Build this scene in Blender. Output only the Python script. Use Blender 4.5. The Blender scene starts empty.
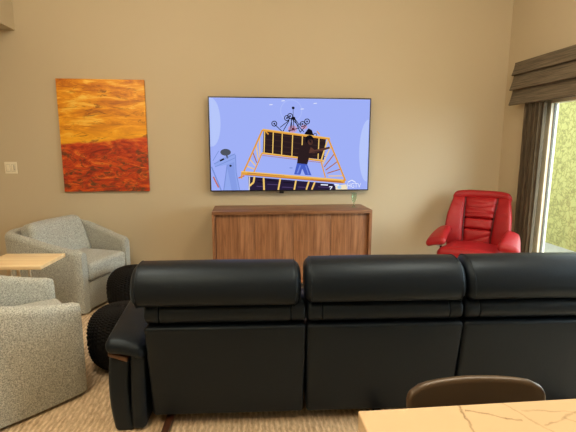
import bpy, bmesh, math, random
from mathutils import Vector, Matrix, Euler
random.seed(7)
C = bpy.context.scene.collection
R = math.radians
sin, cos, pi = math.sin, math.cos, math.pi

# ---------------------------------------------------------------- camera, sky, sun, lamps, exposure
cam_d = bpy.data.cameras.new('camera')
cam_d.sensor_fit = 'HORIZONTAL'; cam_d.sensor_width = 36.0
cam_d.lens = 36.0 * 425.0 / 576.0
cam_d.clip_start = 0.05
cam = bpy.data.objects.new('camera', cam_d); C.objects.link(cam)
cam.location = (0, 0, 1.45)
cam.rotation_euler = (Matrix.Rotation(R(-5.48), 4, 'Z') @ Matrix.Rotation(R(90 - 9.45), 4, 'X') @ Matrix.Rotation(R(0.126), 4, 'Z')).to_euler()
bpy.context.scene.camera = cam

SKY_BASE, SKY_GLOW = 7.0, 2.2     # even daylight, and the brighter side of the sky
w = bpy.data.worlds.new('sky'); bpy.context.scene.world = w; w.use_nodes = True
wn, wl = w.node_tree.nodes, w.node_tree.links
bg = wn['Background']; bg.inputs[0].default_value = (0.82, 0.93, 1.0, 1)
tcw = wn.new('ShaderNodeTexCoord'); dt = wn.new('ShaderNodeVectorMath'); dt.operation = 'DOT_PRODUCT'; dt.inputs[1].default_value = (0.86, -0.35, 0.37)
mr = wn.new('ShaderNodeMapRange'); mr.interpolation_type = 'SMOOTHSTEP'
for i_, v_ in ((1, 0.15), (2, 0.95), (3, SKY_BASE), (4, SKY_BASE + SKY_GLOW)): mr.inputs[i_].default_value = v_
wl.new(tcw.outputs['Generated'], dt.inputs[0]); wl.new(dt.outputs['Value'], mr.inputs[0]); wl.new(mr.outputs[0], bg.inputs[1])

def lamp(name, kind, loc, energy, color, rot=(0, 0, 0), **kw):
    d = bpy.data.lights.new(name, kind); d.energy = energy; d.color = color
    for k, v in kw.items(): setattr(d, k, v)
    o = bpy.data.objects.new(name, d); C.objects.link(o); o.location = loc; o.rotation_euler = rot
    return o
def aim(v): return Vector(v).to_track_quat('-Z', 'Y').to_euler()
WARM = (1.0, 0.86, 0.66)
lamp('ceiling_lamp_island', 'AREA', (0.8, 0.1, 3.27), 6, WARM, shape='DISK', size=0.5)
lamp('fill_lamp_sofa', 'POINT', (1.5, 1.6, 2.95), 100, WARM, shadow_soft_size=0.35)  # unseen fill light, added to brighten the right wall
lamp('fill_lamp_chairs', 'POINT', (-1.2, 1.9, 2.95), 78, WARM, shadow_soft_size=0.35)  # added fill without a fixture, lifts the walls and chair tops
lamp('ceiling_lamp_kitchen', 'AREA', (-1.2, 0.2, 3.27), 38, (1.0, .76, .46), shape='DISK', size=1.0)

vs = bpy.context.scene.view_settings
vs.view_transform = 'Standard'; vs.look = 'None'; vs.exposure = 0.0; vs.gamma = 1.0; vs.use_curve_mapping = False

# ---------------------------------------------------------------- materials
def srgb(r, g, b):
    f = lambda c: (c / 12.92 if c <= 0.04045 else ((c + 0.055) / 1.055) ** 2.4)
    return (f(r / 255), f(g / 255), f(b / 255), 1)
class Mat:
    def __init__(s, name, col, rough=0.6, metal=0.0, **kw):
        s.m = bpy.data.materials.new(name); s.m.use_nodes = True
        s.n = s.m.node_tree.nodes; s.l = s.m.node_tree.links
        s.b = s.n['Principled BSDF']
        s.b.inputs['Base Color'].default_value = col
        s.b.inputs['Roughness'].default_value = rough; s.b.inputs['Metallic'].default_value = metal
        for k, v in kw.items(): s.b.inputs[k.replace('_', ' ')].default_value = v
        s._c = None
    def node(s, t, **kw):
        x = s.n.new(t)
        for k, v in kw.items(): setattr(x, k, v)
        return x
    def coord(s, scale=(1, 1, 1), rot=(0, 0, 0)):
        tc = s.node('ShaderNodeTexCoord'); mp = s.node('ShaderNodeMapping')
        mp.inputs['Scale'].default_value = scale; mp.inputs['Rotation'].default_value = rot
        s.l.new(tc.outputs['Object'], mp.inputs['Vector']); return mp.outputs[0]
    def noise(s, scale, detail=4, rough=0.55, vec=None, dist=0.0):
        x = s.node('ShaderNodeTexNoise'); x.inputs['Scale'].default_value = scale
        x.inputs['Detail'].default_value = detail; x.inputs['Roughness'].default_value = rough
        x.inputs['Distortion'].default_value = dist
        s.l.new(vec or s.coord(), x.inputs['Vector']); return x.outputs['Fac']
    def wave(s, scale, vec=None, axis='X', dist=0.0, dscale=1.0, detail=2):
        x = s.node('ShaderNodeTexWave', wave_type='BANDS', bands_direction=axis)
        x.inputs['Scale'].default_value = scale; x.inputs['Distortion'].default_value = dist
        x.inputs['Detail Scale'].default_value = dscale; x.inputs['Detail'].default_value = detail
        s.l.new(vec or s.coord(), x.inputs['Vector']); return x.outputs['Fac']
    def voro(s, scale, feature='F1', vec=None):
        x = s.node('ShaderNodeTexVoronoi', feature=feature); x.inputs['Scale'].default_value = scale
        s.l.new(vec or s.coord(), x.inputs['Vector']); return x.outputs['Distance']
    def ramp(s, fac, stops):
        x = s.node('ShaderNodeValToRGB'); e = x.color_ramp.elements
        while len(e) < len(stops): e.new(0.5)
        for i, (p, c) in enumerate(stops): e[i].position = p; e[i].color = c
        s.l.new(fac, x.inputs[0]); return x.outputs[0]
    def mix(s, fac, a, b, mode='MIX'):
        x = s.node('ShaderNodeMix', data_type='RGBA', blend_type=mode)
        for sock, v in ((x.inputs[0], fac), (x.inputs[6], a), (x.inputs[7], b)):
            if hasattr(v, 'links'): s.l.new(v, sock)
            else: sock.default_value = v
        return x.outputs[2]
    def math(s, op, a, b=0.0):
        x = s.node('ShaderNodeMath', operation=op)
        for sock, v in ((x.inputs[0], a), (x.inputs[1], b)):
            if hasattr(v, 'links'): s.l.new(v, sock)
            else: sock.default_value = v
        return x.outputs[0]
    def color(s, out): s.l.new(out, s.b.inputs['Base Color']); return s
    def bump(s, h, strength=0.3, dist=0.002):
        x = s.node('ShaderNodeBump'); x.inputs['Strength'].default_value = strength; x.inputs['Distance'].default_value = dist
        s.l.new(h, x.inputs['Height']); s.l.new(x.outputs[0], s.b.inputs['Normal']); return s

def plain(name, col, rough=0.6, metal=0.0, **kw): return Mat(name, col, rough, metal, **kw).m
def G(v): return (v, v, v, 1)

m = Mat('wall_paint', srgb(193, 178, 151), 0.55)
m.color(m.mix(m.noise(1.1, 3), srgb(191, 177, 149), srgb(196, 182, 154))); m.bump(m.noise(160, 3), 0.12, 0.001); WALL = m.m
WHITE = plain('white_trim', srgb(226, 220, 205), 0.45)
CEIL = plain('ceiling_paint', srgb(226, 218, 200), 0.8)

m = Mat('carpet_loop', srgb(160, 135, 105), 0.95)
rib = m.wave(11, m.coord((1, 1, 1)), 'X', 3.0, 1.5)
dash = m.noise(1, 4, 0.7, m.coord((70, 18, 1)))
blot = m.noise(5, 5, 0.7, m.coord((1, 0.5, 1)))
base = m.ramp(dash, [(0.30, srgb(142, 120, 96)), (0.5, srgb(216, 192, 160)), (0.70, srgb(252, 236, 212))])
base = m.mix(m.math('MULTIPLY', rib, 0.55), base, srgb(156, 132, 104))
base = m.mix(m.math('MULTIPLY', m.ramp(blot, [(0.4, G(0)), (0.65, G(1))]), 0.45), base, srgb(226, 204, 172))
m.color(base); m.bump(m.math('ADD', m.math('MULTIPLY', rib, 0.7), m.noise(300, 2)), 0.6, 0.006); CARPET = m.m

def wood(name, a, b, c, axis_scale, rough=0.4):
    m = Mat(name, b, rough)
    v = m.coord(axis_scale)
    n1 = m.noise(1.0, 6, 0.65, v, 0.6); n2 = m.noise(3.7, 4, 0.6, v)
    col = m.ramp(n1, [(0.30, a), (0.5, b), (0.70, c)])
    col = m.mix(m.math('MULTIPLY', m.ramp(n2, [(0.5, G(0)), (0.66, G(1))]), 0.5), col, a)
    m.color(col); m.bump(n2, 0.08, 0.001); return m.m
WALNUT_V = wood('walnut_upright_grain', srgb(98, 64, 40), srgb(144, 98, 66), srgb(172, 124, 88), (26, 26, 1.3))
WALNUT_H = wood('walnut_lengthwise_grain', srgb(92, 60, 38), srgb(132, 90, 60), srgb(156, 112, 78), (1.3, 26, 26))
MAPLE = wood('pale_maple', srgb(228, 200, 152), srgb(243, 219, 176), srgb(249, 230, 194), (1.5, 22, 22), 0.35)
DARKWOOD = wood('dark_stained_wood', srgb(40, 22, 13), srgb(58, 33, 20), srgb(76, 45, 28), (18, 2, 18))
ARMWOOD = wood('brown_arm_wood', srgb(58, 37, 23), srgb(80, 52, 33), srgb(98, 67, 45), (3, 20, 20))

def leather(name, col, rough, wr=0.25, grain=260, spec=0.5):
    m = Mat(name, col, rough, Specular_IOR_Level=spec)
    h = m.math('ADD', m.math('MULTIPLY', m.noise(9, 4, 0.6, None, 0.8), 1.6), m.math('MULTIPLY', m.voro(grain), 0.35))
    m.bump(h, wr, 0.004); return m.m
NAVY = leather('navy_black_leather', srgb(13, 19, 28), 0.44, 0.22, 260, 0.38); NAVY.node_tree.nodes['Principled BSDF'].inputs['Specular Tint'].default_value = (0.62, 0.80, 1.0, 1)
RED = leather('red_leather', srgb(150, 20, 24), 0.42, 0.6, 260, 0.35)
REDSEAM = plain('dark_red_seam', srgb(84, 12, 16), 0.6)
BROWNL = leather('dark_brown_leather', srgb(70, 54, 36), 0.38, 0.12)

m = Mat('grey_tweed', srgb(140, 138, 128), 0.95)
t1 = m.noise(150, 3, 0.8); t2 = m.noise(60, 3, 0.7)
cc = m.ramp(t1, [(0.36, srgb(104, 108, 105)), (0.5, srgb(168, 174, 170)), (0.64, srgb(220, 225, 221))])
m.color(m.mix(m.math('MULTIPLY', t2, 0.5), cc, srgb(148, 148, 138))); m.bump(t1, 0.5, 0.003)
m.b.inputs['Sheen Weight'].default_value = 0.25; TWEED = m.m

m = Mat('brown_grey_weave', srgb(110, 98, 80), 0.9)
a = m.noise(1, 4, 0.7, m.coord((60, 3, 160))); 
m.color(m.ramp(a, [(0.35, srgb(74, 65, 51)), (0.5, srgb(101, 90, 73)), (0.66, srgb(126, 114, 95))])); m.bump(a, 0.4, 0.002); SHADEFAB = m.m
m = Mat('brown_drape', srgb(104, 92, 74), 0.9)
a = m.noise(1, 4, 0.7, m.coord((160, 160, 6)))
m.color(m.ramp(a, [(0.35, srgb(58, 48, 35)), (0.5, srgb(84, 72, 55)), (0.66, srgb(104, 91, 71))])); m.bump(a, 0.3, 0.002); DRAPE = m.m

m = Mat('black_yarn', srgb(7, 7, 9), 0.8, Specular_IOR_Level=0.25); m.bump(m.noise(220, 3), 0.4, 0.002)
YARN = m.m

m = Mat('cream_quartz', srgb(232, 214, 178), 0.22)
v = m.coord((1, 1, 1), (0, 0, 0.5))
wob = m.noise(2.7, 4, 0.55, m.coord((1, 1, 1)), 0.4)
vein = m.ramp(m.math('ABSOLUTE', m.math('SUBTRACT', wob, 0.5)), [(0.0, G(1)), (0.003, G(0.6)), (0.007, G(0))])
wob2 = m.noise(3.9, 5, 0.58, m.coord((1, 1.5, 1), (0, 0, 1.1)), 0.8)
vein2 = m.ramp(m.math('ABSOLUTE', m.math('SUBTRACT', wob2, 0.46)), [(0.0, G(0.4)), (0.006, G(0))])
mask = m.ramp(m.noise(1.6, 2, 0.5, m.coord((1, 1, 1), (0, 0, 2.0))), [(0.10, G(1)), (0.20, G(1))])
col = m.mix(m.math('MULTIPLY', m.math('MULTIPLY', vein, 0.6), mask), srgb(214, 190, 156), srgb(120, 104, 80))
col = m.mix(m.math('MULTIPLY', m.math('MULTIPLY', vein2, 0.22), mask), col, srgb(140, 124, 98))
sp_ = m.node('ShaderNodeSeparateXYZ'); m.l.new(m.coord(), sp_.inputs[0]); X_, Y_ = sp_.outputs[0], sp_.outputs[1]
far_ = m.math('GREATER_THAN', X_, 0.62)
col = m.mix(far_, srgb(214, 190, 156), col)
jit = m.math('SUBTRACT', m.noise(26, 4, 0.65), 0.5); fade = m.noise(40, 2)
def crack(p, q, wd, strength, amp=.022):
    global col
    L = math.hypot(q[0] - p[0], q[1] - p[1]); tx, ty = (q[0] - p[0]) / L, (q[1] - p[1]) / L
    dx, dy = m.math('SUBTRACT', X_, p[0]), m.math('SUBTRACT', Y_, p[1])
    along = m.math('ADD', m.math('MULTIPLY', dx, tx), m.math('MULTIPLY', dy, ty))
    off = m.math('ABSOLUTE', m.math('ADD', m.math('SUBTRACT', m.math('MULTIPLY', dy, tx), m.math('MULTIPLY', dx, ty)), m.math('MULTIPLY', jit, amp)))
    inside = m.math('MULTIPLY', m.math('GREATER_THAN', along, 0.0), m.math('LESS_THAN', along, L))
    k = m.math('MULTIPLY', m.math('MULTIPLY', inside, m.ramp(off, [(0.0, G(1)), (wd, G(.7)), (wd * 2.2, G(0))])), m.math('MULTIPLY', m.ramp(fade, [(0.3, G(.45)), (0.6, G(1))]), strength))
    col = m.mix(k, col, srgb(112, 92, 64))
for c_ in (((.213, .0), (.175, -.24), .0011, .75), ((.216, -.020), (.312, -.062), .0012, .8), ((.305, .0), (.40, -.22), .0010, .35), ((.33, -.030), (.62, -.075), .0010, .35), ((.345, -.080), (.44, -.046), .0011, .45), ((.40, -.06), (.62, -.30), .0010, .35)): crack(*c_)
m.color(col); QUARTZ = m.m

m = Mat('stucco', srgb(190, 175, 105), 0.95)
cr = m.voro(13, 'DISTANCE_TO_EDGE', m.coord((1, 1, 1)))
vv = m.node('ShaderNodeVectorMath', operation='ADD'); nz = m.node('ShaderNodeTexNoise'); nz.inputs['Scale'].default_value = 9
m.l.new(m.coord(), nz.inputs['Vector']); sc = m.node('ShaderNodeVectorMath', operation='SCALE'); sc.inputs['Scale'].default_value = 0.22
m.l.new(nz.outputs['Color'], sc.inputs[0]); m.l.new(m.coord(), vv.inputs[0]); m.l.new(sc.outputs[0], vv.inputs[1])
cr = m.voro(10, 'DISTANCE_TO_EDGE', vv.outputs[0])
m.color(m.mix(m.math('MULTIPLY', m.noise(28, 3), .5), m.ramp(cr, [(0.0, srgb(84, 76, 36)), (0.05, srgb(110, 103, 53)), (0.18, srgb(132, 126, 72))]), srgb(127, 121, 67)))
m.bump(cr, 0.5, 0.01); STUCCO = m.m
PATIO = plain('patio_concrete', srgb(128, 124, 112), 0.9)

m = Mat('sunset_paint', srgb(200, 100, 20), 0.5)
tc = m.node('ShaderNodeTexCoord'); sep = m.node('ShaderNodeSeparateXYZ'); m.l.new(tc.outputs['Object'], sep.inputs[0])
str1 = m.noise(1, 6, 0.68, m.coord((2.6, 1, 12), (0, R(-14), 0)), 0.7)
str2 = m.noise(1, 6, 0.7, m.coord((5, 1, 14), (0, R(22), 0)), 1.2)
hz = m.math('ADD', sep.outputs[2], m.math('MULTIPLY', m.math('SUBTRACT', m.noise(3.0, 4), 0.5), 0.10))
hz = m.math('SUBTRACT', hz, m.math('MULTIPLY', sep.outputs[0], 0.09))
sky = m.ramp(str1, [(0.34, srgb(168, 88, 18)), (0.45, srgb(206, 122, 18)), (0.54, srgb(234, 158, 26)), (0.64, srgb(250, 206, 92))])
glow = m.ramp(m.math('ADD', hz, 0.5), [(0.42, G(0.0)), (0.48, G(0.65)), (0.60, G(0.25)), (0.95, G(0.0))])
sky = m.mix(glow, sky, srgb(246, 178, 26))
brn = m.ramp(m.noise(1, 5, 0.7, m.coord((4, 1, 16), (0, R(-18), 0)), 1.0), [(0.56, G(0)), (0.65, G(1))])
sky = m.mix(m.math('MULTIPLY', brn, 0.75), sky, srgb(116, 52, 18))
land = m.ramp(str2, [(0.34, srgb(124, 32, 14)), (0.45, srgb(180, 54, 16)), (0.55, srgb(206, 80, 22)), (0.66, srgb(226, 124, 44))])
drk = m.ramp(m.noise(1, 6, 0.75, m.coord((7, 1, 15), (0, R(-20), 0)), 1.4), [(0.50, G(0)), (0.59, G(1))])
low = m.ramp(m.math('ADD', sep.outputs[2], 0.55), [(0.10, G(1)), (0.40, G(0.9)), (0.52, G(0.0))])
land = m.mix(m.math('MULTIPLY', drk, m.math('MULTIPLY', low, 0.9)), land, srgb(84, 58, 34))
edge = m.ramp(m.math('ADD', hz, 0.5), [(0.450, G(0)), (0.470, G(1))])
m.color(m.mix(edge, land, sky)); m.bump(str1, 0.4, 0.003); PAINT = m.m
CANVAS = plain('canvas_edge', srgb(200, 150, 80), 0.8)

BLACK = plain('black_plastic', srgb(14, 14, 16), 0.35)
DARKMETAL = plain('dark_metal', srgb(46, 44, 42), 0.4, 0.9)
CHROME = plain('brushed_steel', srgb(190, 188, 182), 0.3, 1.0)
IVORY = plain('ivory_plastic', srgb(232, 224, 200), 0.4)
IVORY2 = plain('shadow_gap', srgb(120, 110, 90), 0.6)
CREAMLEG = plain('cream_painted_wood', srgb(232, 216, 184), 0.5)
VINYL = plain('window_vinyl', srgb(226, 218, 196), 0.4)
GASKET = plain('window_gasket', srgb(120, 118, 110), 0.5)
CAB = plain('cabinet_paint', srgb(206, 196, 176), 0.5)
def glass(name, tint, rough=0.0, base=0.03, edge=0.5):
    mm = bpy.data.materials.new(name); mm.use_nodes = True; n = mm.node_tree.nodes; l = mm.node_tree.links; n.clear()
    o = n.new('ShaderNodeOutputMaterial'); mx = n.new('ShaderNodeMixShader'); t = n.new('ShaderNodeBsdfTransparent'); g = n.new('ShaderNodeBsdfGlossy')
    f = n.new('ShaderNodeLayerWeight'); p = n.new('ShaderNodeMath'); p.operation = 'POWER'; p.inputs[1].default_value = 5.0
    q = n.new('ShaderNodeMath'); q.operation = 'MULTIPLY_ADD'; q.inputs[1].default_value = edge; q.inputs[2].default_value = base
    t.inputs[0].default_value = tint; g.inputs['Roughness'].default_value = rough
    l.new(f.outputs['Facing'], p.inputs[0]); l.new(p.outputs[0], q.inputs[0]); l.new(q.outputs[0], mx.inputs[0])
    l.new(t.outputs[0], mx.inputs[1]); l.new(g.outputs[0], mx.inputs[2]); l.new(mx.outputs[0], o.inputs[0]); return mm
PANE = glass('window_glass', (0.95, 0.97, 0.94, 1))
GREENGLASS = glass('green_tinted_glass', (0.88, 0.95, 0.91, 1), 0.02, 0.06, 0.8)
def emit(name, col, k=1.0):
    mm = bpy.data.materials.new(name); mm.use_nodes = True; n = mm.node_tree.nodes; l = mm.node_tree.links; n.clear()
    o = n.new('ShaderNodeOutputMaterial'); e = n.new('ShaderNodeEmission'); e.inputs[0].default_value = col; e.inputs[1].default_value = k
    l.new(e.outputs[0], o.inputs[0]); return mm

# ---------------------------------------------------------------- mesh helpers
def link(name, bm, mats, parent=None, loc=(0, 0, 0), rot=(0, 0, 0), smooth=True, recalc=True):
    if recalc: bmesh.ops.recalc_face_normals(bm, faces=bm.faces)
    me = bpy.data.meshes.new(name); bm.to_mesh(me); bm.free()
    for mm in (mats if isinstance(mats, (list, tuple)) else [mats]): me.materials.append(mm)
    if smooth:
        me.polygons.foreach_set('use_smooth', [True] * len(me.polygons))
        try: me.set_sharp_from_angle(angle=R(50))
        except Exception: pass
    o = bpy.data.objects.new(name, me); C.objects.link(o)
    o.location = loc; o.rotation_euler = rot
    if parent: o.parent = parent
    return o
def tag(o, label, cat, group=None):
    o['label'] = label; o['category'] = cat
    if group: o['group'] = group
    return o
def thing(name, label, cat, loc=(0, 0, 0), rz=0.0, group=None):
    o = bpy.data.objects.new(name, None); C.objects.link(o); o.empty_display_size = 0.05
    o.location = loc; o.rotation_euler = (0, 0, rz); return tag(o, label, cat, group)
def struct(o): o['kind'] = 'structure'; return o
def new(): return bmesh.new()

def axis_pts(h, r, k, mm):
    inner = h - r; pts = []
    edge = [inner + r * math.tan(pi / 4 * i / mm) for i in range(1, mm + 1)]
    pts += [-e for e in reversed(edge)]
    pts += [-inner + 2 * inner * i / k for i in range(k + 1)]
    pts += edge
    return pts
def softbox(bm, c, h, r, k=1, mm=3, fn=None, M=None, mat=0):
    """box with rounded edges; c centre, h half sizes, r edge radius, fn bends local points"""
    ks = k if isinstance(k, (tuple, list)) else (k, k, k)
    r = min(r, min(h) * 0.999)
    P = [axis_pts(h[a], r, ks[a], mm) for a in range(3)]
    vd = {}
    def V(p):
        key = (round(p[0], 6), round(p[1], 6), round(p[2], 6))
        if key in vd: return vd[key]
        q = [max(-(h[a] - r), min(h[a] - r, p[a])) for a in range(3)]
        d = Vector([p[a] - q[a] for a in range(3)])
        pos = Vector(q) + (d.normalized() * r if d.length > 1e-9 else d)
        if fn: pos = Vector(fn(pos))
        pos = pos + Vector(c)
        if M is not None: pos = M @ pos
        vd[key] = bm.verts.new(pos); return vd[key]
    for a in range(3):
        b, e = (a + 1) % 3, (a + 2) % 3
        for s in (-1, 1):
            for i in range(len(P[b]) - 1):
                for j in range(len(P[e]) - 1):
                    quad = []
                    for (ii, jj) in ((i, j), (i + 1, j), (i + 1, j + 1), (i, j + 1)):
                        p = [0, 0, 0]; p[a] = s * h[a]; p[b] = P[b][ii]; p[e] = P[e][jj]; quad.append(V(p))
                    f = bm.faces.new(quad); f.material_index = mat
    return bm
def box(bm, lo, hi, mat=0, r=0.0):
    c = [(lo[i] + hi[i]) / 2 for i in range(3)]; h = [(hi[i] - lo[i]) / 2 for i in range(3)]
    if r > 0: return softbox(bm, c, h, r, 1, 2, None, None, mat)
    vs_ = [bm.verts.new((c[0] + sx * h[0], c[1] + sy * h[1], c[2] + sz * h[2])) for sx in (-1, 1) for sy in (-1, 1) for sz in (-1, 1)]
    for q in ((0, 1, 3, 2), (4, 6, 7, 5), (0, 4, 5, 1), (2, 3, 7, 6), (0, 2, 6, 4), (1, 5, 7, 3)):
        bm.faces.new([vs_[i] for i in q]).material_index = mat
    return bm
def loft(bm, rings, cap=True, closed=False, mat=0):
    V = [[bm.verts.new(p) for p in r] for r in rings]; n = len(V[0])
    for i in range(len(V) - 1 + (1 if closed else 0)):
        A, B = V[i], V[(i + 1) % len(V)]
        for j in range(n):
            bm.faces.new((A[j], A[(j + 1) % n], B[(j + 1) % n], B[j])).material_index = mat
    if cap and not closed:
        bm.faces.new(V[0][::-1]).material_index = mat; bm.faces.new(V[-1]).material_index = mat
    return bm
def tube(bm, pts, rad, n=8, closed=False, mat=0):
    pts = [Vector(p) for p in pts]; rings = []
    up = Vector((0, 0, 1)); L = len(pts)
    for i, p in enumerate(pts):
        a = pts[(i - 1) % L] if (closed or i > 0) else p; b = pts[(i + 1) % L] if (closed or i < L - 1) else p
        t = (b - a).normalized()
        u = up if abs(t.dot(up)) < 0.95 else Vector((1, 0, 0))
        s = t.cross(u).normalized(); v = s.cross(t)
        rr = rad[i] if isinstance(rad, (list, tuple)) else rad
        rings.append([p + rr * (cos(2 * pi * j / n) * s + sin(2 * pi * j / n) * v) for j in range(n)])
    return loft(bm, rings, True, closed, mat)
def lathe(bm, prof, n=24, mat=0, c=(0, 0, 0)):
    rings = [[(c[0] + r * cos(2 * pi * j / n), c[1] + r * sin(2 * pi * j / n), c[2] + z) for j in range(n)] for r, z in prof]
    return loft(bm, rings, True, False, mat)

# ---------------------------------------------------------------- the room
D, XR, XL, YB, ZC = 4.51, 2.80, -3.3, -2.6, 3.3
b = new(); box(b, (XL - .15, YB, -.12), (XR + .15, D + .15, 0)); struct(link('floor', b, CARPET, smooth=False))
b = new(); box(b, (XL - .15, D, 0), (XR + .15, D + .15, ZC)); struct(link('wall_back', b, WALL, smooth=False))
b = new(); box(b, (XL - .15, YB, 0), (XL, D, ZC))
struct(link('wall_left', b, WALL, smooth=False))
b = new(); box(b, (XL - .15, YB - .15, 0), (XR + .15, YB, ZC)); struct(link('wall_rear', b, WALL, smooth=False))
WY0, WY1, WZ = 1.15, 3.895, 1.90
b = new()
box(b, (XR, WY1, 0), (XR + .15, D, ZC)); box(b, (XR, YB, 0), (XR + .15, WY0, ZC)); box(b, (XR, WY0, WZ), (XR + .15, WY1, ZC))
struct(link('wall_right', b, WALL, smooth=False))
b = new(); box(b, (XL - .15, YB, ZC), (XR + .35, D + .15, ZC + .15)); struct(link('ceiling', b, CEIL, smooth=False))
b = new(); box(b, (XL, YB, 2.525), (-2.182, D, ZC)); struct(link('ceiling_soffit', b, WALL, smooth=False))
b = new(); box(b, (XL, D - .014, 0), (XR, D, .10), 0, .004); struct(link('baseboard_back', b, WHITE))
b = new(); box(b, (XR - .014, WY1 + .01, 0), (XR, D - .014, .10), 0, .004); struct(link('baseboard_right', b, WHITE))
# outside
b = new(); box(b, (XR + .15, -20, -.2), (40, 30, -.06)); struct(link('ground_patio', b, PATIO, smooth=False))
b = new(); box(b, (4.7, 4.9, -.06), (4.9, 12, 2.9)); struct(link('wall_outside', b, STUCCO, smooth=False))
# window
win = bpy.data.objects.new('window_1', None); C.objects.link(win); struct(win)
b = new()
x0, x1, t = XR + .02, XR + .10, .055
box(b, (x0, WY1 - .085, 0), (x1, WY1, WZ), 0, .004)
box(b, (x0, WY0, 0), (x1, WY0 + t, WZ), 0, .004)
box(b, (x0, WY0 + t, WZ - .06), (x1, WY1 - .085, WZ), 0, .004)
box(b, (x0, WY0 + t, 0), (x1, WY1 - .085, .05), 0, .004)
box(b, (x0 + .01, 2.45, .05), (x1 - .01, 2.53, WZ - .06), 0, .004)
struct(link('window_frame', b, VINYL, win))
b = new(); box(b, (x0 + .03, WY1 - .096, .05), (x0 + .05, WY1 - .085, WZ - .06)); struct(link('window_gasket', b, GASKET, win, smooth=False))
b = new(); box(b, (x0 + .036, WY0 + t, .05), (x0 + .042, 2.45, WZ - .06)); struct(link('window_pane', b, PANE, win, smooth=False))
b = new(); box(b, (x0 + .036, 2.53, .05), (x0 + .042, WY1 - .096, WZ - .06)); struct(link('window_pane', b, PANE, win, smooth=False))

# ---------------------------------------------------------------- roman shade and drape
shade = thing('roman_shade', 'brown-grey woven roman shade folded in three tiers above the glass door', 'blind', (XR, 0, 0))
ya, yb = 1.05, 4.235
tiers = [(2.272, 2.150, .100, .130), (2.158, 2.005, .102, .140), (2.015, 1.858, .102, .136)]
for (zt, zb, a, c_) in tiers:
    prof = [(0 - .012, zt), (-a, zt)]
    for i in range(1, 9):
        s = i / 8; prof.append((-(a + (c_ - a) * (s ** 1.6)), zt + (zb - zt) * s))
    prof += [(-(c_ - .012), zb - .006), (-(c_ - .03), zb + .012), (-.012, zb + .02)]
    b = new(); loft(b, [[(x, y, z) for x, z in prof] for y in (ya, yb)]); link('shade_fold', b, SHADEFAB, shade)
b = new(); box(b, (-.012, ya, 1.90), (0, yb, 2.26)); link('headrail', b, DARKMETAL, shade, smooth=False)

b = new()
y0c, y1c, N = 3.785, 4.02, 120
def cx(s, z): return XR - .072 + .034 * sin(s * 2 * pi * 6.0 + .35 * sin(3 * s)) * (0.75 + .25 * z / 1.9) + .006 * sin(17 * s)
rings = []
for side in (0, 1):
    for i in range(N + 1):
        pass
front = [[(cx(i / N, z) - .0015, y0c + (y1c - y0c) * i / N + .012 * (1 - z / 1.9) * (0.5 - i / N), z) for i in range(N + 1)] for z in (0.02, .5, 1.0, 1.5, 1.856)]
rings = [row + [(p[0] + .004, p[1], p[2]) for p in reversed(row)] for row in front]
loft(b, rings); tag(link('drape', b, DRAPE), 'pleated brown-grey drape hanging beside the glass door under the shade', 'curtain')

# ---------------------------------------------------------------- painting
pt = thing('canvas_painting', 'orange and red abstract landscape painting on unframed canvas', 'painting', (-1.422, D - .001, 1.533))
b = new(); box(b, (-.418, -.034, -.552), (.418, -.004, .552), 0, .004); link('painted_canvas', b, PAINT, pt)
for z_ in (-.51, .51):
    b = new(); box(b, (-.40, -.0045, z_ - .02), (.40, 0, z_ + .02)); link('stretcher_bar', b, MAPLE, pt, smooth=False)

# ---------------------------------------------------------------- light switch
sw = thing('light_switch', 'ivory double-gang light switch plate beside the orange painting', 'light switch', (-2.346, D, 1.222))
b = new(); box(b, (-.058, -.007, -.058), (.058, 0, .058), 0, .003); link('cover_plate', b, IVORY, sw)
b = new(); box(b, (-.042, -.010, -.034), (-.008, -.006, .034), 0, .0015); box(b, (-.0395, -.0135, -.030), (-.0105, -.010, .002), 0, .001); link('rocker', b, IVORY, sw)
b = new(); box(b, (.008, -.010, -.034), (.042, -.006, .034), 0, .0015); link('dimmer_switch', b, IVORY, sw)
for (lo, hi) in (((-.044, -.0075, -.036), (-.006, -.0068, .036)), ((.006, -.0075, -.036), (.044, -.0068, .036))):
    b = new(); box(b, lo, hi); link('shadow_gap', b, IVORY2, sw, smooth=False)
b = new(); box(b, (.030, -.0125, -.026), (.036, -.010, .026), 0, .001); link('dimmer_slider', b, IVORY2, sw)

# ---------------------------------------------------------------- television
TW, TH = 1.67, .955
tv = thing('television', 'large flat television on the wall above the walnut sideboard, switched on', 'television', (.453, D, 1.453))
b = new(); box(b, (-TW / 2, -.080, -TH / 2), (TW / 2, -.055, TH / 2), 0, .003); link('panel_case', b, BLACK, tv)
b = new(); box(b, (-.45, -.056, -.36), (.45, -.030, .18), 0, .008); link('rear_housing', b, BLACK, tv)
b = new(); box(b, (-.30, -.031, -.22), (.30, 0, .12)); link('wall_mount', b, DARKMETAL, tv, smooth=False)
b = new(); softbox(b, (-.095, -.067, -TH / 2 - .012), (.024, .010, .0122), .006, 1, 2); link('sensor', b, BLACK, tv)
b = new(); tube(b, [(-.095 + x_, -.060, -TH / 2 - .008 - .010 * sin(pi * (x_ + .06) / .06)) for x_ in (-.06, -.05, -.04, -.03, -.02)], .002, 6); link('cable', b, BLACK, tv)
SC = {}
scr_mats = []
def sm(name, r, g, b_, k=1.0):
    if name not in SC: SC[name] = len(scr_mats); scr_mats.append(emit('screen_' + name, srgb(r, g, b_), k))
    return SC[name]
SB = new()
def sp(px, py, lay=1):   # a place on the picture, in its own raster of 160 by 92
    bz = .012
    return ((px - 80) / 160 * (TW - 2 * bz), -.0806 - .00012 * lay, -(py - 46) / 92 * (TH - 2 * bz))
def poly(pts, mat, lay):
    f = SB.faces.new([SB.verts.new(sp(x - 209.8, y - 98, lay)) for x, y in pts]); f.material_index = mat
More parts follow.
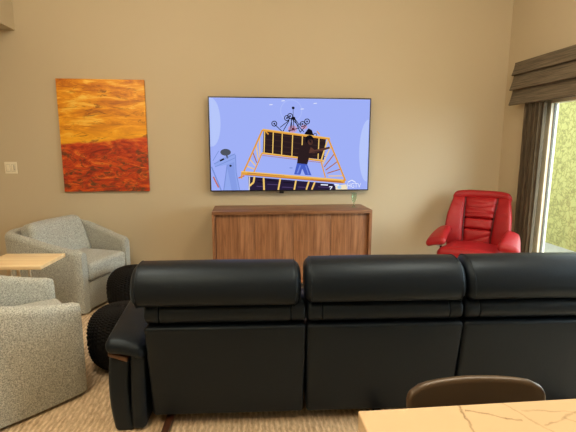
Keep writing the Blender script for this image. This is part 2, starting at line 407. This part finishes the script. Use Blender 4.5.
def line(p, q, wd, mat, lay, wd2=None):
    wd2 = wd2 or wd
    dx, dy = q[0] - p[0], q[1] - p[1]; L = math.hypot(dx, dy); nx, ny = -dy / L / 2, dx / L / 2
    poly([(p[0] + nx * wd, p[1] + ny * wd), (q[0] + nx * wd2, q[1] + ny * wd2), (q[0] - nx * wd2, q[1] - ny * wd2), (p[0] - nx * wd, p[1] - ny * wd)], mat, lay)
def disc(c, rx, ry, mat, lay, n=18): poly([(c[0] + rx * cos(2 * pi * i / n), c[1] + ry * sin(2 * pi * i / n)) for i in range(n)], mat, lay)
def ring(c, r, wd, mat, lay, n=16):
    for i in range(n):
        a0, a1 = 2 * pi * i / n, 2 * pi * (i + 1) / n
        poly([(c[0] + rr * cos(a), c[1] + rr * sin(a)) for rr, a in ((r - wd, a0), (r, a0), (r, a1), (r - wd, a1))], mat, lay)
sky_ = sm('blue', 160, 176, 246); pale = sm('pale_blue', 182, 198, 250); pale2 = sm('haze_blue', 172, 188, 248); wht = sm('white', 234, 238, 252)
org = sm('orange', 226, 158, 62); yel = sm('yellow', 244, 200, 108); dor = sm('dark_orange', 176, 104, 48); blk = sm('ink', 18, 16, 24); dkb = sm('dark_brown', 44, 30, 32)
dpu = sm('dark_violet', 40, 30, 58); jn = sm('denim', 72, 96, 196); gry = sm('grey', 78, 84, 96); stl = sm('steel_blue', 122, 144, 216); stl2 = sm('light_steel', 146, 168, 236); pnk = sm('pink', 196, 156, 196); skin = sm('brown_skin', 92, 58, 48); red = sm('rust', 196, 110, 90)
SB.faces.new([SB.verts.new(sp(x, y, 0)) for x, y in ((0, 0), (160, 0), (160, 92), (0, 92))]).material_index = sky_
poly([(209.9, 98)] + [(209.9 + 10.5 * sin(R(a)) ** .8, 98 + 48 * (1 - cos(R(a))) / 2) for a in range(0, 181, 12)][0:] + [(209.9, 146)], pale, 1)
poly([(369, 118)] + [(369 - 9 * sin(R(a)), 118 + 64 * (1 - cos(R(a))) / 2) for a in range(0, 181, 12)] + [(369, 182)], pale, 1)
ring((290, 110), 11, .8, pale2, 1, 24)
for p in ((270, 104.4), (301, 108.3), (314, 102.6), (282, 100.5)): line((p[0] - 1.6, p[1]), (p[0] + 1.6, p[1] - .3), .7, wht, 2)
# mount at the picture's edge
poly([(213, 163), (219, 158), (231, 153), (234.5, 154), (234.5, 172), (238, 190), (222, 190), (226, 164), (214, 166)], stl2, 2)
poly([(225.5, 164), (233, 161), (233.6, 174), (236, 190), (230, 190)], sm('mid_steel', 134, 156, 228), 3)
line((226, 164), (222, 190), .9, stl, 3); line((234.3, 154), (234.8, 172), .8, stl, 3); line((234.8, 172), (238, 190), .8, stl, 3)
line((213, 163), (234, 153), .8, stl, 3); line((214, 166), (234, 157), .7, stl, 3); line((210.5, 166), (219.5, 190), 1.3, stl, 3); line((212, 176), (217, 187), 1.4, red, 4)
disc((224.7, 151.4), 5.2, 3.4, gry, 4); line((225.5, 154), (226.6, 157.5), 1.6, gry, 3); line((219, 160), (223, 158), 1.6, blk, 4); disc((229.3, 165), 1.2, 1.0, blk, 4); line((212, 160), (218, 150), .6, stl, 2)
# chandelier
disc((292, 107.2), 1.4, 1.4, blk, 4); line((292, 107), (292, 117), .5, gry, 3)
for c in ((273.2, 122.8), (289, 115.2), (285.8, 117.2), (301.5, 123.0), (306, 120.4)): ring(c, 2.9, .85, blk, 5); disc(c, .9, .9, blk, 5)
for p, q in (((273, 123), (281, 130.5)), ((279, 126.5), (288, 119.5)), ((288, 119.5), (281.5, 131)), ((291, 116), (288.5, 131)), ((290, 117), (291, 130)), ((292.5, 116), (298, 124)), ((292.5, 116), (299, 131)), ((292, 117), (293, 130)), ((298, 123), (302, 123)), ((299, 131.5), (306, 123)), ((287, 130), (298, 127)), ((291, 118), (303, 131))): line(p, q, .75, blk, 4)
disc((292.4, 117.5), 1.8, 1.8, blk, 5); disc((291.5, 128), 4.6, 3.6, pnk, 3); disc((303, 126), 3.2, 2.2, pnk, 3); disc((292, 128), 1.4, 1.2, sm('maroon', 96, 40, 56), 5)
poly([(303.5, 132.5), (307.5, 127.2), (311, 129), (313, 135), (304, 134.5)], blk, 5); ring((314.3, 133.8), 1.9, .6, blk, 5)
# scaffold cage
poly([(262.5, 130), (325.5, 137.5), (323.5, 159), (261.5, 152)], dkb, 3)
for u in (.12, .37, .62, .85):
    line((262.3, 130 + 22 * u), (325, 137.5 + 21.5 * u), .5, sm('plank_brown', 66, 46, 40), 4)
line((261.5, 129), (329.5, 137.6), 2.3, org, 7); line((261.5, 128.4), (329.5, 137.0), .7, yel, 8)
line((260.5, 152.3), (323, 160.2), 2.0, org, 7); line((260.5, 151.8), (323, 159.7), .6, yel, 8)
line((261, 154.5), (321, 162.0), .5, dor, 6)
for x in (263.6, 272.2, 281.2, 291.6, 301.5, 318.3): line((x, 129.5 + (x - 262) * .125), (x - .8, 153 + (x - 262) * .125), 1.0, yel, 6)
for x in (264.3, 316): line((x, 130), (x + 3, 133.5), 1.2, org, 6)
line((261.5, 129), (241.5, 173), 1.7, org, 7); line((261, 152), (252.5, 171.5), 1.3, org, 6)
for u in (.15, .33, .5, .66, .82):
    line((261.5 - 20 * u, 129 + 44 * u), (261 - 9 * u - 1, 152 + 20 * u), 1.0, yel if u != .5 else dor, 6)
line((327.5, 137), (346.5, 181), 1.8, org, 7); line((320.5, 160), (325.5, 177.5), 1.3, org, 6); line((327, 139), (320.5, 161), 1.4, yel, 6)
for u in (.18, .36, .54, .72, .88):
    line((327.5 + 19 * u, 137 + 44 * u), (320.8 + 5 * u + 4 * u, 160 + 18 * u), 1.0, dor if u in (.36, .54, .72) else yel, 6)
poly([(247, 176), (334, 184), (338, 190), (247, 190)], dpu, 5)
for p in ((255, 186, 262), (266, 184, 277), (281, 187, 292), (297, 187, 306), (318, 187, 330)): line((p[0], p[1]), (p[2], p[1] + .6), .7, sm('violet', 84, 66, 110), 6)
for p in ((256, 181, 262), (265, 179.8, 276), (282, 182, 293)): line((p[0], p[1]), (p[2], p[1] + 1), .8, blk, 6)
line((239.8, 172.2), (346, 181.6), 4.0, org, 8); line((239.8, 170.8), (344, 180.2), 1.1, yel, 9); line((244, 174.3), (344, 182.8), .7, dor, 9); line((246, 172.2), (284, 175.4), .8, dor, 9); line((310, 179.5), (342, 181.9), .7, dor, 9)
line((262.2, 177), (262.6, 190), 1.7, yel, 7); line((279.2, 178), (277, 190), 1.6, yel, 7); line((295.2, 180), (293.4, 190), 1.6, yel, 7); line((308.6, 181), (305.8, 190), 1.6, yel, 7); line((314.6, 182), (311.5, 190), 1.6, yel, 7)
line((253, 176), (252, 182), 1.8, yel, 8); line((252, 182), (248, 185.5), 1.8, yel, 8); line((240.5, 172), (240, 178), 1.6, org, 8); line((243, 175), (237, 177.5), 1.4, red, 7); line((248, 176), (247.5, 190), 1.0, sm('cream', 226, 216, 210), 6)
# worker on the platform
disc((308.6, 138.6), 4.2, 4.6, blk, 9); disc((309.4, 140.8), 2.6, 3.0, skin, 9)
poly([(299, 145), (305, 142.5), (311, 144), (314, 149), (309, 155), (306.5, 164), (296, 163), (297.5, 152)], dkb, 9)
poly([(310, 146), (314, 149), (329, 145.6), (330, 147.4), (314, 152.4), (308, 152)], skin, 10); poly([(306, 149), (311, 151), (320, 149.8), (320, 152), (309, 155)], dkb, 10)
poly([(296, 162.5), (306.5, 163.5), (311, 175), (304.5, 174.6), (301.5, 168), (299.5, 174.4), (293.2, 174)], jn, 9)
line((299.6, 164.5), (296.5, 173), 1.6, sm('light_denim', 112, 136, 224), 10); line((305, 165), (308, 174), 1.2, SC['light_denim'], 10); disc((290, 167.3), 1.8, .6, stl, 6)
# caption marks and channel logo
poly([(320.8, 184.2), (328.3, 184.6), (328.3, 185.8), (320.8, 185.4)], wht, 10)
line((329.6, 187), (333, 187), 1.0, wht, 10); line((332.6, 187), (330.6, 190), 1.0, wht, 10); line((335, 184.6), (340, 185.4), 1.4, wht, 10)
poly([(336, 186), (347.5, 184.6), (349, 190), (336.5, 190)], sm('cream_yellow', 240, 226, 196), 8); disc((340.3, 187.6), 2.2, 1.8, sm('light_blue', 170, 206, 246), 10)
line((349.0, 182.4), (353.2, 180.2), .9, wht, 11); line((353.2, 180.2), (357.2, 182.6), .9, wht, 11)
fc = bpy.data.curves.new('lettering', 'FONT'); fc.body = 'HGTV'; fc.size = 1.0
fo = bpy.data.objects.new('lettering', fc); C.objects.link(fo); bpy.context.view_layer.update()
tm = bpy.data.meshes.new_from_object(fo.evaluated_get(bpy.context.evaluated_depsgraph_get()))
bpy.data.objects.remove(fo)
xs = [v.co.x for v in tm.vertices]; ys = [v.co.y for v in tm.vertices]; lx, ly = min(xs), min(ys); lw, lh = max(xs) - lx, max(ys) - ly
tvv = [SB.verts.new(sp(348.6 + (v.co.x - lx) / lw * 14.2 - 209.8, 188.2 - (v.co.y - ly) / lh * 4.8 - 98, 11)) for v in tm.vertices]
for pg in tm.polygons: SB.faces.new([tvv[i] for i in pg.vertices]).material_index = wht
scr = link('screen', SB, scr_mats, tv, smooth=False, recalc=False); scr['label'] = 'lit screen showing a worker on a yellow scaffold platform'

# ---------------------------------------------------------------- sideboard and glass
sx0, sx1, sy0, sz = -.343, 1.227, 4.05, .822
sb = thing('sideboard', 'walnut sideboard with four plain doors below the television', 'sideboard', ((sx0 + sx1) / 2, sy0, 0))
hw = (sx1 - sx0) / 2; dp = .43
b = new(); box(b, (-hw, 0, sz - .032), (hw, dp, sz), 0, .003); link('top', b, WALNUT_H, sb)
for s in (-1, 1):
    b = new(); box(b, (min(s * hw, s * (hw - .03)), 0, .09), (max(s * hw, s * (hw - .03)), dp, sz - .032), 0, .002); link('side_panel', b, WALNUT_V, sb)
b = new(); box(b, (-hw + .03, .004, .09), (hw - .03, dp, .12)); box(b, (-hw + .03, .064, .12), (hw - .03, dp - .01, sz - .034)); link('carcass', b, WALNUT_V, sb, smooth=False)
dw = (2 * hw - .06) / 4
for i in range(4):
    xa = -hw + .03 + dw * i + .002; xb = xa + dw - .004
    b = new(); box(b, (-(xb - xa) / 2, 0, -(sz - .032 - .124) / 2), ((xb - xa) / 2, .020, (sz - .032 - .124) / 2), 0, .002)
    link('door', b, WALNUT_V, sb, loc=((xa + xb) / 2, .040, (sz - .034 + .122) / 2))
for x_, y_ in ((-hw + .08, .06), (hw - .08, .06), (-hw + .08, dp - .06), (hw - .08, dp - .06)):
    b = new(); lathe(b, [(.014, 0), (.022, .09)], 12, 0, (x_, y_, 0)); link('leg', b, DARKMETAL, sb)

gl = thing('glass_vase', 'small greenish footed glass standing on the sideboard', 'glass', (1.085, 4.24, sz))
b = new(); lathe(b, [(.030, 0), (.031, .004), (.014, .012), (.008, .03), (.009, .045), (.022, .075), (.027, .11), (.028, .15), (.0255, .15), (.0245, .11), (.019, .077), (.004, .052)], 24); link('goblet', b, GREENGLASS, gl)

# ---------------------------------------------------------------- sofa
sofa = thing('sofa', 'long black leather sofa seen from behind with three headrests', 'sofa', (-.511, 2.062, 0), R(-2.5))
MW = .797
def roll(bm, x0, x1, hy, hz, ex, ends, shape=None):
    # upholstered roll along x with a rounded-rectangle section; ends = (radius at x0, radius at x1)
    xs = []
    for q in range(7): xs.append((x0 + ends[0] * (1 - cos(pi / 2 * q / 6)), q / 6, hy - ends[0], ends[0]))
    for q in range(1, 10): xs.append((x0 + ends[0] + (x1 - x0 - ends[0] - ends[1]) * q / 10, 1, 0, 0))
    for q in range(6, -1, -1): xs.append((x1 - ends[1] * (1 - cos(pi / 2 * q / 6)), q / 6, 0, ends[1]))
    rings = []
    for x, q, _, er in xs:
        ins = er * (1 - sin(pi / 2 * q)) if er else 0
        t = (x - x0) / (x1 - x0) * 2 - 1
        rg = []
        for j in range(40):
            a_ = 2 * pi * j / 40; c_, s_ = cos(a_), sin(a_)
            y = (hy - ins) * (abs(c_) ** (2 / ex)) * (1 if c_ > 0 else -1); z = (hz - ins) * (abs(s_) ** (2 / ex)) * (1 if s_ > 0 else -1)
            rg.append(shape(x, y, z, t) if shape else (x, y, z))
        rings.append(rg)
    return loft(bm, rings)
def cushion(hx, hy, hz, bz):
    return lambda p: (p.x, p.y * (1 + bz * (1 - (p.x / hx) ** 2)), p.z * (1 + .5 * bz * (1 - (p.x / hx) ** 2)))
for i in range(3):
    xc = MW * i + MW / 2
    hz = .2575
    b = new(); softbox(b, (0, 0, 0), (MW / 2 - .004, .05, hz), .020, (8, 1, 6), 3, lambda p: (p.x * (1 + .010 * p.z / hz), p.y - (p.z + hz) / (2 * hz) * .068 - .008 * (1 - (p.x / .39) ** 2) * (1 - (p.z / hz) ** 2), p.z))
    link('back_panel', b, NAVY, sofa, loc=(xc, .052, .058 + hz))
    e_ = MW / 2 - .003; m_ = e_ - .076
    b = new(); roll(b, -m_, m_, .116, .068, 2.3, (.006, .006)); lc = link('lumbar_cushion', b, NAVY, sofa, loc=(xc, .050, .634))
    for s in (-1, 1):
        xa, xb = sorted((s * (m_ + .002), s * e_)); b = new(); roll(b, xa, xb, .115, .0675, 2.3, (.006, .02) if s > 0 else (.02, .006)); link('cushion_end', b, NAVY, lc)
    off, hw_, zc_, hr = ((-.040, .411, .774, .102), (-.006, .402, .787, .105), (.004, .402, .789, .105))[i]
    lean = lambda x, y, z, t: (x, y * (1 + .06 * (1 - t * t)) + .034 * z / .12, z + .003 * (1 - t * t))
    b = new(); roll(b, -hw_, hw_, .104, hr, 2.35, (.045, .045), lean)
    hd = link('headrest', b, NAVY, sofa, loc=(xc + off, .012, zc_))
    for s in (-1, 1):
        pts = []
        for q in range(36):
            a_ = 2 * pi * q / 36; c_, s_ = cos(a_), sin(a_)
            pts.append((s * (hw_ - .030), abs(c_) ** (2 / 2.35) * (1 if c_ > 0 else -1) * .1025 + .034 * abs(s_) ** (2 / 2.35) * (1 if s_ > 0 else -1), abs(s_) ** (2 / 2.35) * (1 if s_ > 0 else -1) * (hr - .001)))
        b = new(); tube(b, pts, .0030, 6, True); link('seam', b, NAVY, hd)
    b = new(); softbox(b, (0, 0, 0), (MW / 2 - .006, .33, .10), .05, (6, 6, 2), 4, lambda p: (p.x, p.y, p.z + .02 * (1 - (p.x / .39) ** 2) * (1 - (p.y / .33) ** 2) * (1 if p.z > 0 else 0)))
    link('seat_cushion', b, NAVY, sofa, loc=(xc, .50, .37))
    b = new(); softbox(b, (0, 0, 0), (MW / 2 - .008, .36, .09), .02, 1, 2); link('seat_base', b, NAVY, sofa, loc=(xc, .46, .175))
for s, xo in ((-1, -.004), (1, 3 * MW + .004)):
    # outer panel, wood strip, leather pad over the top and a band running down the inner edge
    b = new(); softbox(b, (0, 0, 0), (.050, .25, .205), .022, (3, 3, 6), 4, lambda p: (p.x + s * (.014 * (1 - (p.z / .205) ** 2)) + s * .004 * p.z / .205, p.y - .012 * (1 - (p.z / .205) ** 2), p.z + s * p.x * .35 * max(0, p.z / .205)))
    pn = link('arm_panel', b, NAVY, sofa, loc=(xo + s * .130, .226, .200))
    b = new(); softbox(b, (0, 0, 0), (.038, .25, .235), .026, (3, 3, 6), 4, lambda p: (p.x - s * .010 * (p.z / .235), p.y - .010 * (1 - (p.z / .235) ** 2) - .012 * max(0, p.z / .235) ** 2, p.z))
    link('arm_band', b, NAVY, pn, loc=(-s * .082, -.004, .039))
    b = new(); softbox(b, (0, 0, 0), (.096, .31, .036), .034, (5, 10, 1), 5, lambda p: (p.x, p.y, p.z + .050 * (p.y / .31) - .050 * max(0, -p.y / .31 - .80) ** 1.0 + .012 * (1 - (p.x / .096) ** 2) + s * p.x * .22))
    link('arm_pad', b, NAVY, pn, loc=(-s * .034, .024, .302))
    b = new(); softbox(b, (0, 0, 0), (.048, .252, .014), .010, (3, 4, 1), 3, lambda p: (p.x, p.y, p.z + s * p.x * .35)); 
    st = link('arm_trim', b, ARMWOOD, pn, loc=(s * .004, -.016, .214)); st['label'] = 'brown wooden strip under the arm pad'
for x_ in (.085, 1.20, 2.25):
    b = new(); box(b, (x_ - .018, -.16, 0), (x_ + .018, .82, .035), 0, .006); box(b, (x_ - .018, .30, .03), (x_ + .018, .36, .10), 0, .006); rn = link('runner', b, DARKWOOD, sofa); rn['label'] = 'dark wooden floor runner'

# ---------------------------------------------------------------- swivel armchairs
def u_path(t, a=.298, d=.78, rc=.22, flare=.07):
    """centre line of the shell, t 0..1 from one front end round the back to the other (front at y=0, back at y=-d), wider at the back"""
    s1 = d - rc; arc = pi / 2 * rc; A = a + flare; bk = 2 * (A - rc); tot = 2 * s1 + 2 * arc + bk; s = t * tot
    fl = lambda q: flare * sin(pi / 2 * q / s1)
    if s < s1: return (a + fl(s), -s), (1, 0)
    s -= s1
    if s < arc:
        th = s / rc; return (A - rc + rc * cos(th), -s1 - rc * sin(th)), (cos(th), -sin(th))
    s -= arc
    if s < bk: return (A - rc - s, -d), (0, -1)
    s -= bk
    if s < arc:
        th = pi / 2 + s / rc; return (-(A - rc) + rc * cos(th), -s1 - rc * sin(th)), (cos(th), -sin(th))
    s -= arc
    return (-a - fl(s1 - s), -s1 + s), (-1, 0)
def make_armchair(label, loc, rz):
    t = thing('armchair', label, 'armchair', loc, rz, 'grey tweed swivel armchairs')
    b = new(); rings = []; N = 64
    for i in range(N + 1):
        u = i / N; (x, y), (nx, ny) = u_path(u)
        k = 1 - abs(2 * u - 1); k = min(1, k / .60); k = .4 * k + .6 * k * k * (3 - 2 * k)
        zt = .562 + .138 * k; th = .045
        e = min(1, min(u, 1 - u) / .012)
        sh = 1 - .30 * (1 - e) ** 2; out = .02 * k
        prof = [(-th * sh, .022), (th * sh - .006, .022), (th * sh, .10), (th * sh + out * .6, zt * .6)]
        for q in range(9):
            a_ = pi * q / 8; prof.append((th * sh * cos(a_) + out, zt - .045 - .012 * (1 - e) + .045 * sin(a_)))
        prof += [(-th * sh + out * .3, zt * .6), (-th * sh, .12)]
        rings.append([(x + nx * o_, y + ny * o_, z) for o_, z in prof])
    loft(b, rings); link('shell', b, TWEED, t)
    b = new(); softbox(b, (0, 0, 0), (.254, .34, .125), .012, 1, 2); link('front_rail', b, TWEED, t, loc=(0, -.352, .150))
    b = new(); softbox(b, (0, 0, 0), (.254, .33, .080), .040, (6, 6, 2), 4, lambda p: (p.x * (1 + .10 * max(0, -p.y / .33)), p.y, p.z + (.022 * (1 - (p.x / .254) ** 2) * (1 - (p.y / .33) ** 2) if p.z > 0 else 0)))
    link('seat_cushion', b, TWEED, t, loc=(0, -.315, .358))
    b = new(); softbox(b, (0, 0, 0), (.320, .080, .195), .06, (6, 2, 6), 4, lambda p: (p.x * (1 - .06 * p.z / .2), p.y * (1 + .35 * (1 - (p.x / .320) ** 2) * (1 - (p.z / .195) ** 2)) + .06 * (p.x / .320) ** 2, p.z + .015 * (1 - (p.x / .320) ** 2) * (p.z / .2)))
    link('back_cushion', b, TWEED, t, loc=(0, -.590, .556), rot=(R(17), 0, 0))
    b = new(); lathe(b, [(.24, 0), (.24, .015), (.20, .023)], 36, 0, (0, -.40, 0)); link('swivel_base', b, BLACK, t)
    return t
def face(dx, dy): return math.atan2(dy, dx) - pi / 2
CH2 = ((-1.28, 3.915, 0), R(-20 - 90)); CH1 = ((-1.15, 2.675, 0), R(36 - 90))
make_armchair('grey tweed swivel armchair against the wall below the orange painting', *CH2)
make_armchair('grey tweed swivel armchair nearest the viewer, turned to face the television', *CH1)

# ---------------------------------------------------------------- side table
tb = thing('side_table', 'small pale wood side table between the two grey armchairs', 'table', (-1.675, 3.245, 0), R(-4))
b = new(); softbox(b, (0, 0, .592), (.228, .180, .014), .004, 1, 2); link('table_top', b, MAPLE, tb)
for (x_, y_, w_) in ((-.195, .14, .016), (-.135, .155, .011), (-.195, -.14, .016), (-.05, .155, .007)):
    b = new(); box(b, (x_ - w_, y_ - .010, .03), (x_ + w_, y_ + .010, .578), 0, .003); link('leg', b, CREAMLEG, tb)
b = new(); box(b, (-.215, -.17, 0), (.19, -.11, .03), 0, .004); box(b, (-.215, .11, 0), (.19, .17, .03), 0, .004); box(b, (-.215, -.11, 0), (-.165, .11, .03), 0, .004); link('foot_frame', b, CREAMLEG, tb)

# ---------------------------------------------------------------- knitted poufs
def make_pouf(label, loc, rad, hh, rz):
    b = new(); nc, rows = 42, 30; na, nv = nc * 5, rows * 4; rings = []
    for i in range(1, nv):
        ph = -pi / 2 + pi * i / nv; cp, sn = cos(ph), sin(ph)
        ring_ = []
        for j in range(na):
            th = 2 * pi * j / na
            col = abs(sin(th * nc / 2)) ** .6
            row = abs(sin(ph * rows + (0 if int(j / 5) % 2 else pi / 2)))
            bump = .013 * (.35 + .65 * cp) * (.25 + .75 * col) * (.25 + .75 * row)
            r_ = rad * (abs(cp) ** .62); z_ = hh / 2 * (1 if sn > 0 else -1) * abs(sn) ** .72
            ring_.append(((r_ - .010 + bump) * cos(th) if r_ > .02 else r_ * cos(th), (r_ - .010 + bump) * sin(th) if r_ > .02 else r_ * sin(th), hh / 2 + z_ + bump * sn * .6))
        rings.append(ring_)
    loft(b, rings)
    zm = min(v.co.z for v in b.verts)
    for v in b.verts: v.co.z -= zm
    return tag(link('pouf', b, YARN, loc=loc, rot=(0, 0, rz)), label, 'pouf', 'black knitted poufs')
make_pouf('black knitted pouf beside the sofa arm', (-.835, 2.76, 0), .222, .40, 0)
make_pouf('black knitted pouf in front of the armchair by the wall', (-1.0, 3.68, 0), .222, .40, .4)

# ---------------------------------------------------------------- red recliner (local: front towards -y)
rc = thing('recliner', 'red leather recliner armchair in the corner beside the drape', 'recliner', (2.18, 3.85, 0), R(-38))
b = new(); softbox(b, (0, 0, 0), (.262, .27, .085), .065, (8, 8, 2), 5, lambda p: (p.x * (1 + .05 * -p.y / .27), p.y, p.z + .022 * (1 - (p.x / .285) ** 2) - .012 * p.y / .27))
link('seat', b, RED, rc, loc=(0, -.07, .405))
def lerp(v, tab):
    for (a, x), (c_, y) in zip(tab, tab[1:]):
        if v <= c_: return x + (y - x) * max(0, (v - a)) / (c_ - a)
    return tab[-1][1]
SEAM = [(0, .125), (.5, .135), (1, .152)]; OUT = [(0, .275), (.35, .305), (.6, .298), (1, .262)]
TILT, PB, HB = R(-15), (0, .215, .405), .565       # the back leans on its foot behind the seat
def back_pad(name, xl, xr, v0, v1, th, puff, wr):
    hx_, hz_ = .5, (v1 - v0) * HB / 2
    def fn(p):
        a = p.x / .1; v = v0 + (v1 - v0) * (p.z / hz_ + 1) / 2; vv_ = min(1, max(0, v))
        L, Rr_ = xl(vv_), xr(vv_); X = (L + Rr_) / 2 + a * (Rr_ - L) / 2
        y = p.y + .035 * sin(pi * min(1, v / .95)) * -1 - .75 * max(0, abs(X) - .10) ** 1.6 + .05 * v * v
        if p.y < 0:
            y -= puff * (1 - abs(a) ** 3) * (1 - abs(p.z / hz_) ** 4)
            for (wz, amp, sl, wd_) in wr: y += amp * math.exp(-((v - wz - sl * a) / wd_) ** 2) * (1 - .5 * abs(a) ** 2)
        return (X, y, v * HB)
    b = new(); softbox(b, (0, 0, 0), (.1, th, hz_), .026, (9, 1, 26), 4, fn)
    return link(name, b, RED, rc, loc=PB, rot=(TILT, 0, 0))
sm_ = lambda v: lerp(v, SEAM) + .001
back_pad('lumbar_panel', lambda v: -sm_(v), sm_, .0, .36, .055, .016, ((.17, .010, .10, .02),))
back_pad('back_panel', lambda v: -sm_(v), sm_, .355, .56, .055, .016, ((.45, .006, .16, .02), (.50, .006, -.14, .018)))
back_pad('head_panel', lambda v: -sm_(v), sm_, .555, .965, .060, .024, ((.64, .012, .03, .018), (.70, .010, -.04, .02), (.77, .010, .05, .022), (.85, .006, -.03, .02)))
back_pad('back_wing', lambda v: -lerp(v, OUT), lambda v: -sm_(v) - .003, .0, .965, .058, .020, ((.30, .007, .06, .02), (.62, .010, -.05, .022), (.70, .006, .05, .02), (.80, .008, -.06, .025)))
back_pad('back_wing', lambda v: sm_(v) + .003, lambda v: lerp(v, OUT), .0, .965, .058, .020, ((.26, .007, -.06, .02), (.60, .010, .05, .022), (.73, .006, -.05, .02), (.83, .008, .06, .025)))
for s in (-1, 1):
    pts = []
    for q in range(17):
        v = .04 + .90 * q / 16; X = s * (sm_(v) + .001); pts.append((X, -.052 - .035 * sin(pi * min(1, v / .95)) - .75 * max(0, abs(X) - .10) ** 1.6 + .05 * v * v, v * HB))
    b = new(); tube(b, pts, .006, 6); link('seam', b, REDSEAM, rc, loc=PB, rot=(TILT, 0, 0))
b = new(); softbox(b, (0, 0, 0), (.24, .020, .27), .018, (12, 1, 12), 3, lambda p: (p.x, p.y + .045 - .035 * sin(pi * min(1, (p.z + .27) / .54)) - .75 * max(0, abs(p.x) - .10) ** 1.6 + .05 * ((p.z + .27) / .54) ** 2, p.z + .275)); link('back_shell', b, RED, rc, loc=PB, rot=(TILT, 0, 0))
b = new(); softbox(b, (0, 0, 0), (.276, .066, .046), .044, (14, 1, 1), 5, lambda p: (p.x, p.y - .75 * max(0, abs(p.x) - .10) ** 1.6, p.z - .10 * max(0, abs(p.x) - .12) - .020 * (abs(p.x) / .276) ** 8))
link('head_roll', b, RED, rc, loc=(0, PB[1] + .196, PB[2] + .540), rot=(R(-10), 0, 0))
for s in (-1, 1):
    b = new(); softbox(b, (0, 0, 0), (.080, .20, .040), .038, (4, 8, 1), 5, lambda p: (p.x * (1 + .22 * -p.y / .2), p.y, p.z + .035 * (p.y / .2) - .020 * (p.y / .2) ** 2 - .12 * s * p.x - .015 * (p.x / .085) ** 2)); am = link('arm', b, RED, rc, loc=(s * .315 + .018, -.08, .592), rot=(0, R(s * 8), R(s * 2)))
    b = new(); tube(b, [(s * -.02, -.12, -.02), (s * -.03, -.10, -.16), (s * -.035, .02, -.22)], .014, 8); link('arm_support', b, DARKWOOD, am)
    b = new(); box(b, (s * -.015 - .018, -.15, -.10), (s * -.015 + .018, -.11, -.045), 0, .004); link('arm_bracket', b, CHROME, am)
b = new(); softbox(b, (0, 0, 0), (.25, .05, .09), .03, (4, 1, 2), 4); link('footrest', b, RED, rc, loc=(0, -.315, .31))
b = new(); lathe(b, [(.27, 0), (.27, .03), (.05, .06), (.04, .30), (.10, .335)], 28); link('pedestal_base', b, DARKWOOD, rc)

# ---------------------------------------------------------------- island and counter stool
IX, IY, IZ = .217, .768, .92
isl = thing('kitchen_island', 'kitchen island with cream veined quartz top and waterfall end', 'counter', (IX, IY, 0))
b = new(); box(b, (0, -1.15, IZ - .04), (2.1, 0, IZ), 0, .004); link('worktop', b, QUARTZ, isl)
b = new(); box(b, (0, -1.15, 0), (.04, 0, IZ - .04), 0, .003); link('waterfall_panel', b, QUARTZ, isl)
b = new(); box(b, (.04, -1.13, 0), (2.08, -.32, IZ - .04)); link('cabinet', b, CAB, isl, smooth=False)

stl_ = thing('counter_stool', 'dark brown leather counter stool tucked against the quartz island', 'stool', (.604, .93, 0), R(-1))
b = new(); hz_ = .122
b = new(); softbox(b, (0, 0, 0), (.197, .014, hz_), .0135, (14, 1, 8), 4, lambda p: (p.x * (1 - .025 * (p.z + hz_) / .25), p.y - .9 * p.x ** 2 + .10 * (p.z + hz_), p.z - max(0, p.z + .06) / .185 * (.004 * (abs(p.x) / .2) ** 2 + .030 * (abs(p.x) / .197) ** 12)))
link('backrest', b, BROWNL, stl_, loc=(0, .075, .702))
b = new(); softbox(b, (0, 0, 0), (.20, .19, .035), .03, (6, 6, 1), 4, lambda p: (p.x, p.y, p.z + .02 * (p.x / .2) ** 2)); link('seat', b, BROWNL, stl_, loc=(0, -.10, .60))
for sx_ in (-1, 1):
    for sy_ in (-1, 1):
        b = new(); tube(b, [(sx_ * .20, -.10 + sy_ * .19, .006), (sx_ * .15, -.10 + sy_ * .13, .575)], .011, 8); link('leg', b, DARKMETAL, stl_)
b = new(); tube(b, [(sx_ * .185, -.10 + sy_ * .172, .18) for sx_, sy_ in ((-1, -1), (1, -1), (1, 1), (-1, 1))], .007, 6, True); link('foot_ring', b, DARKMETAL, stl_)
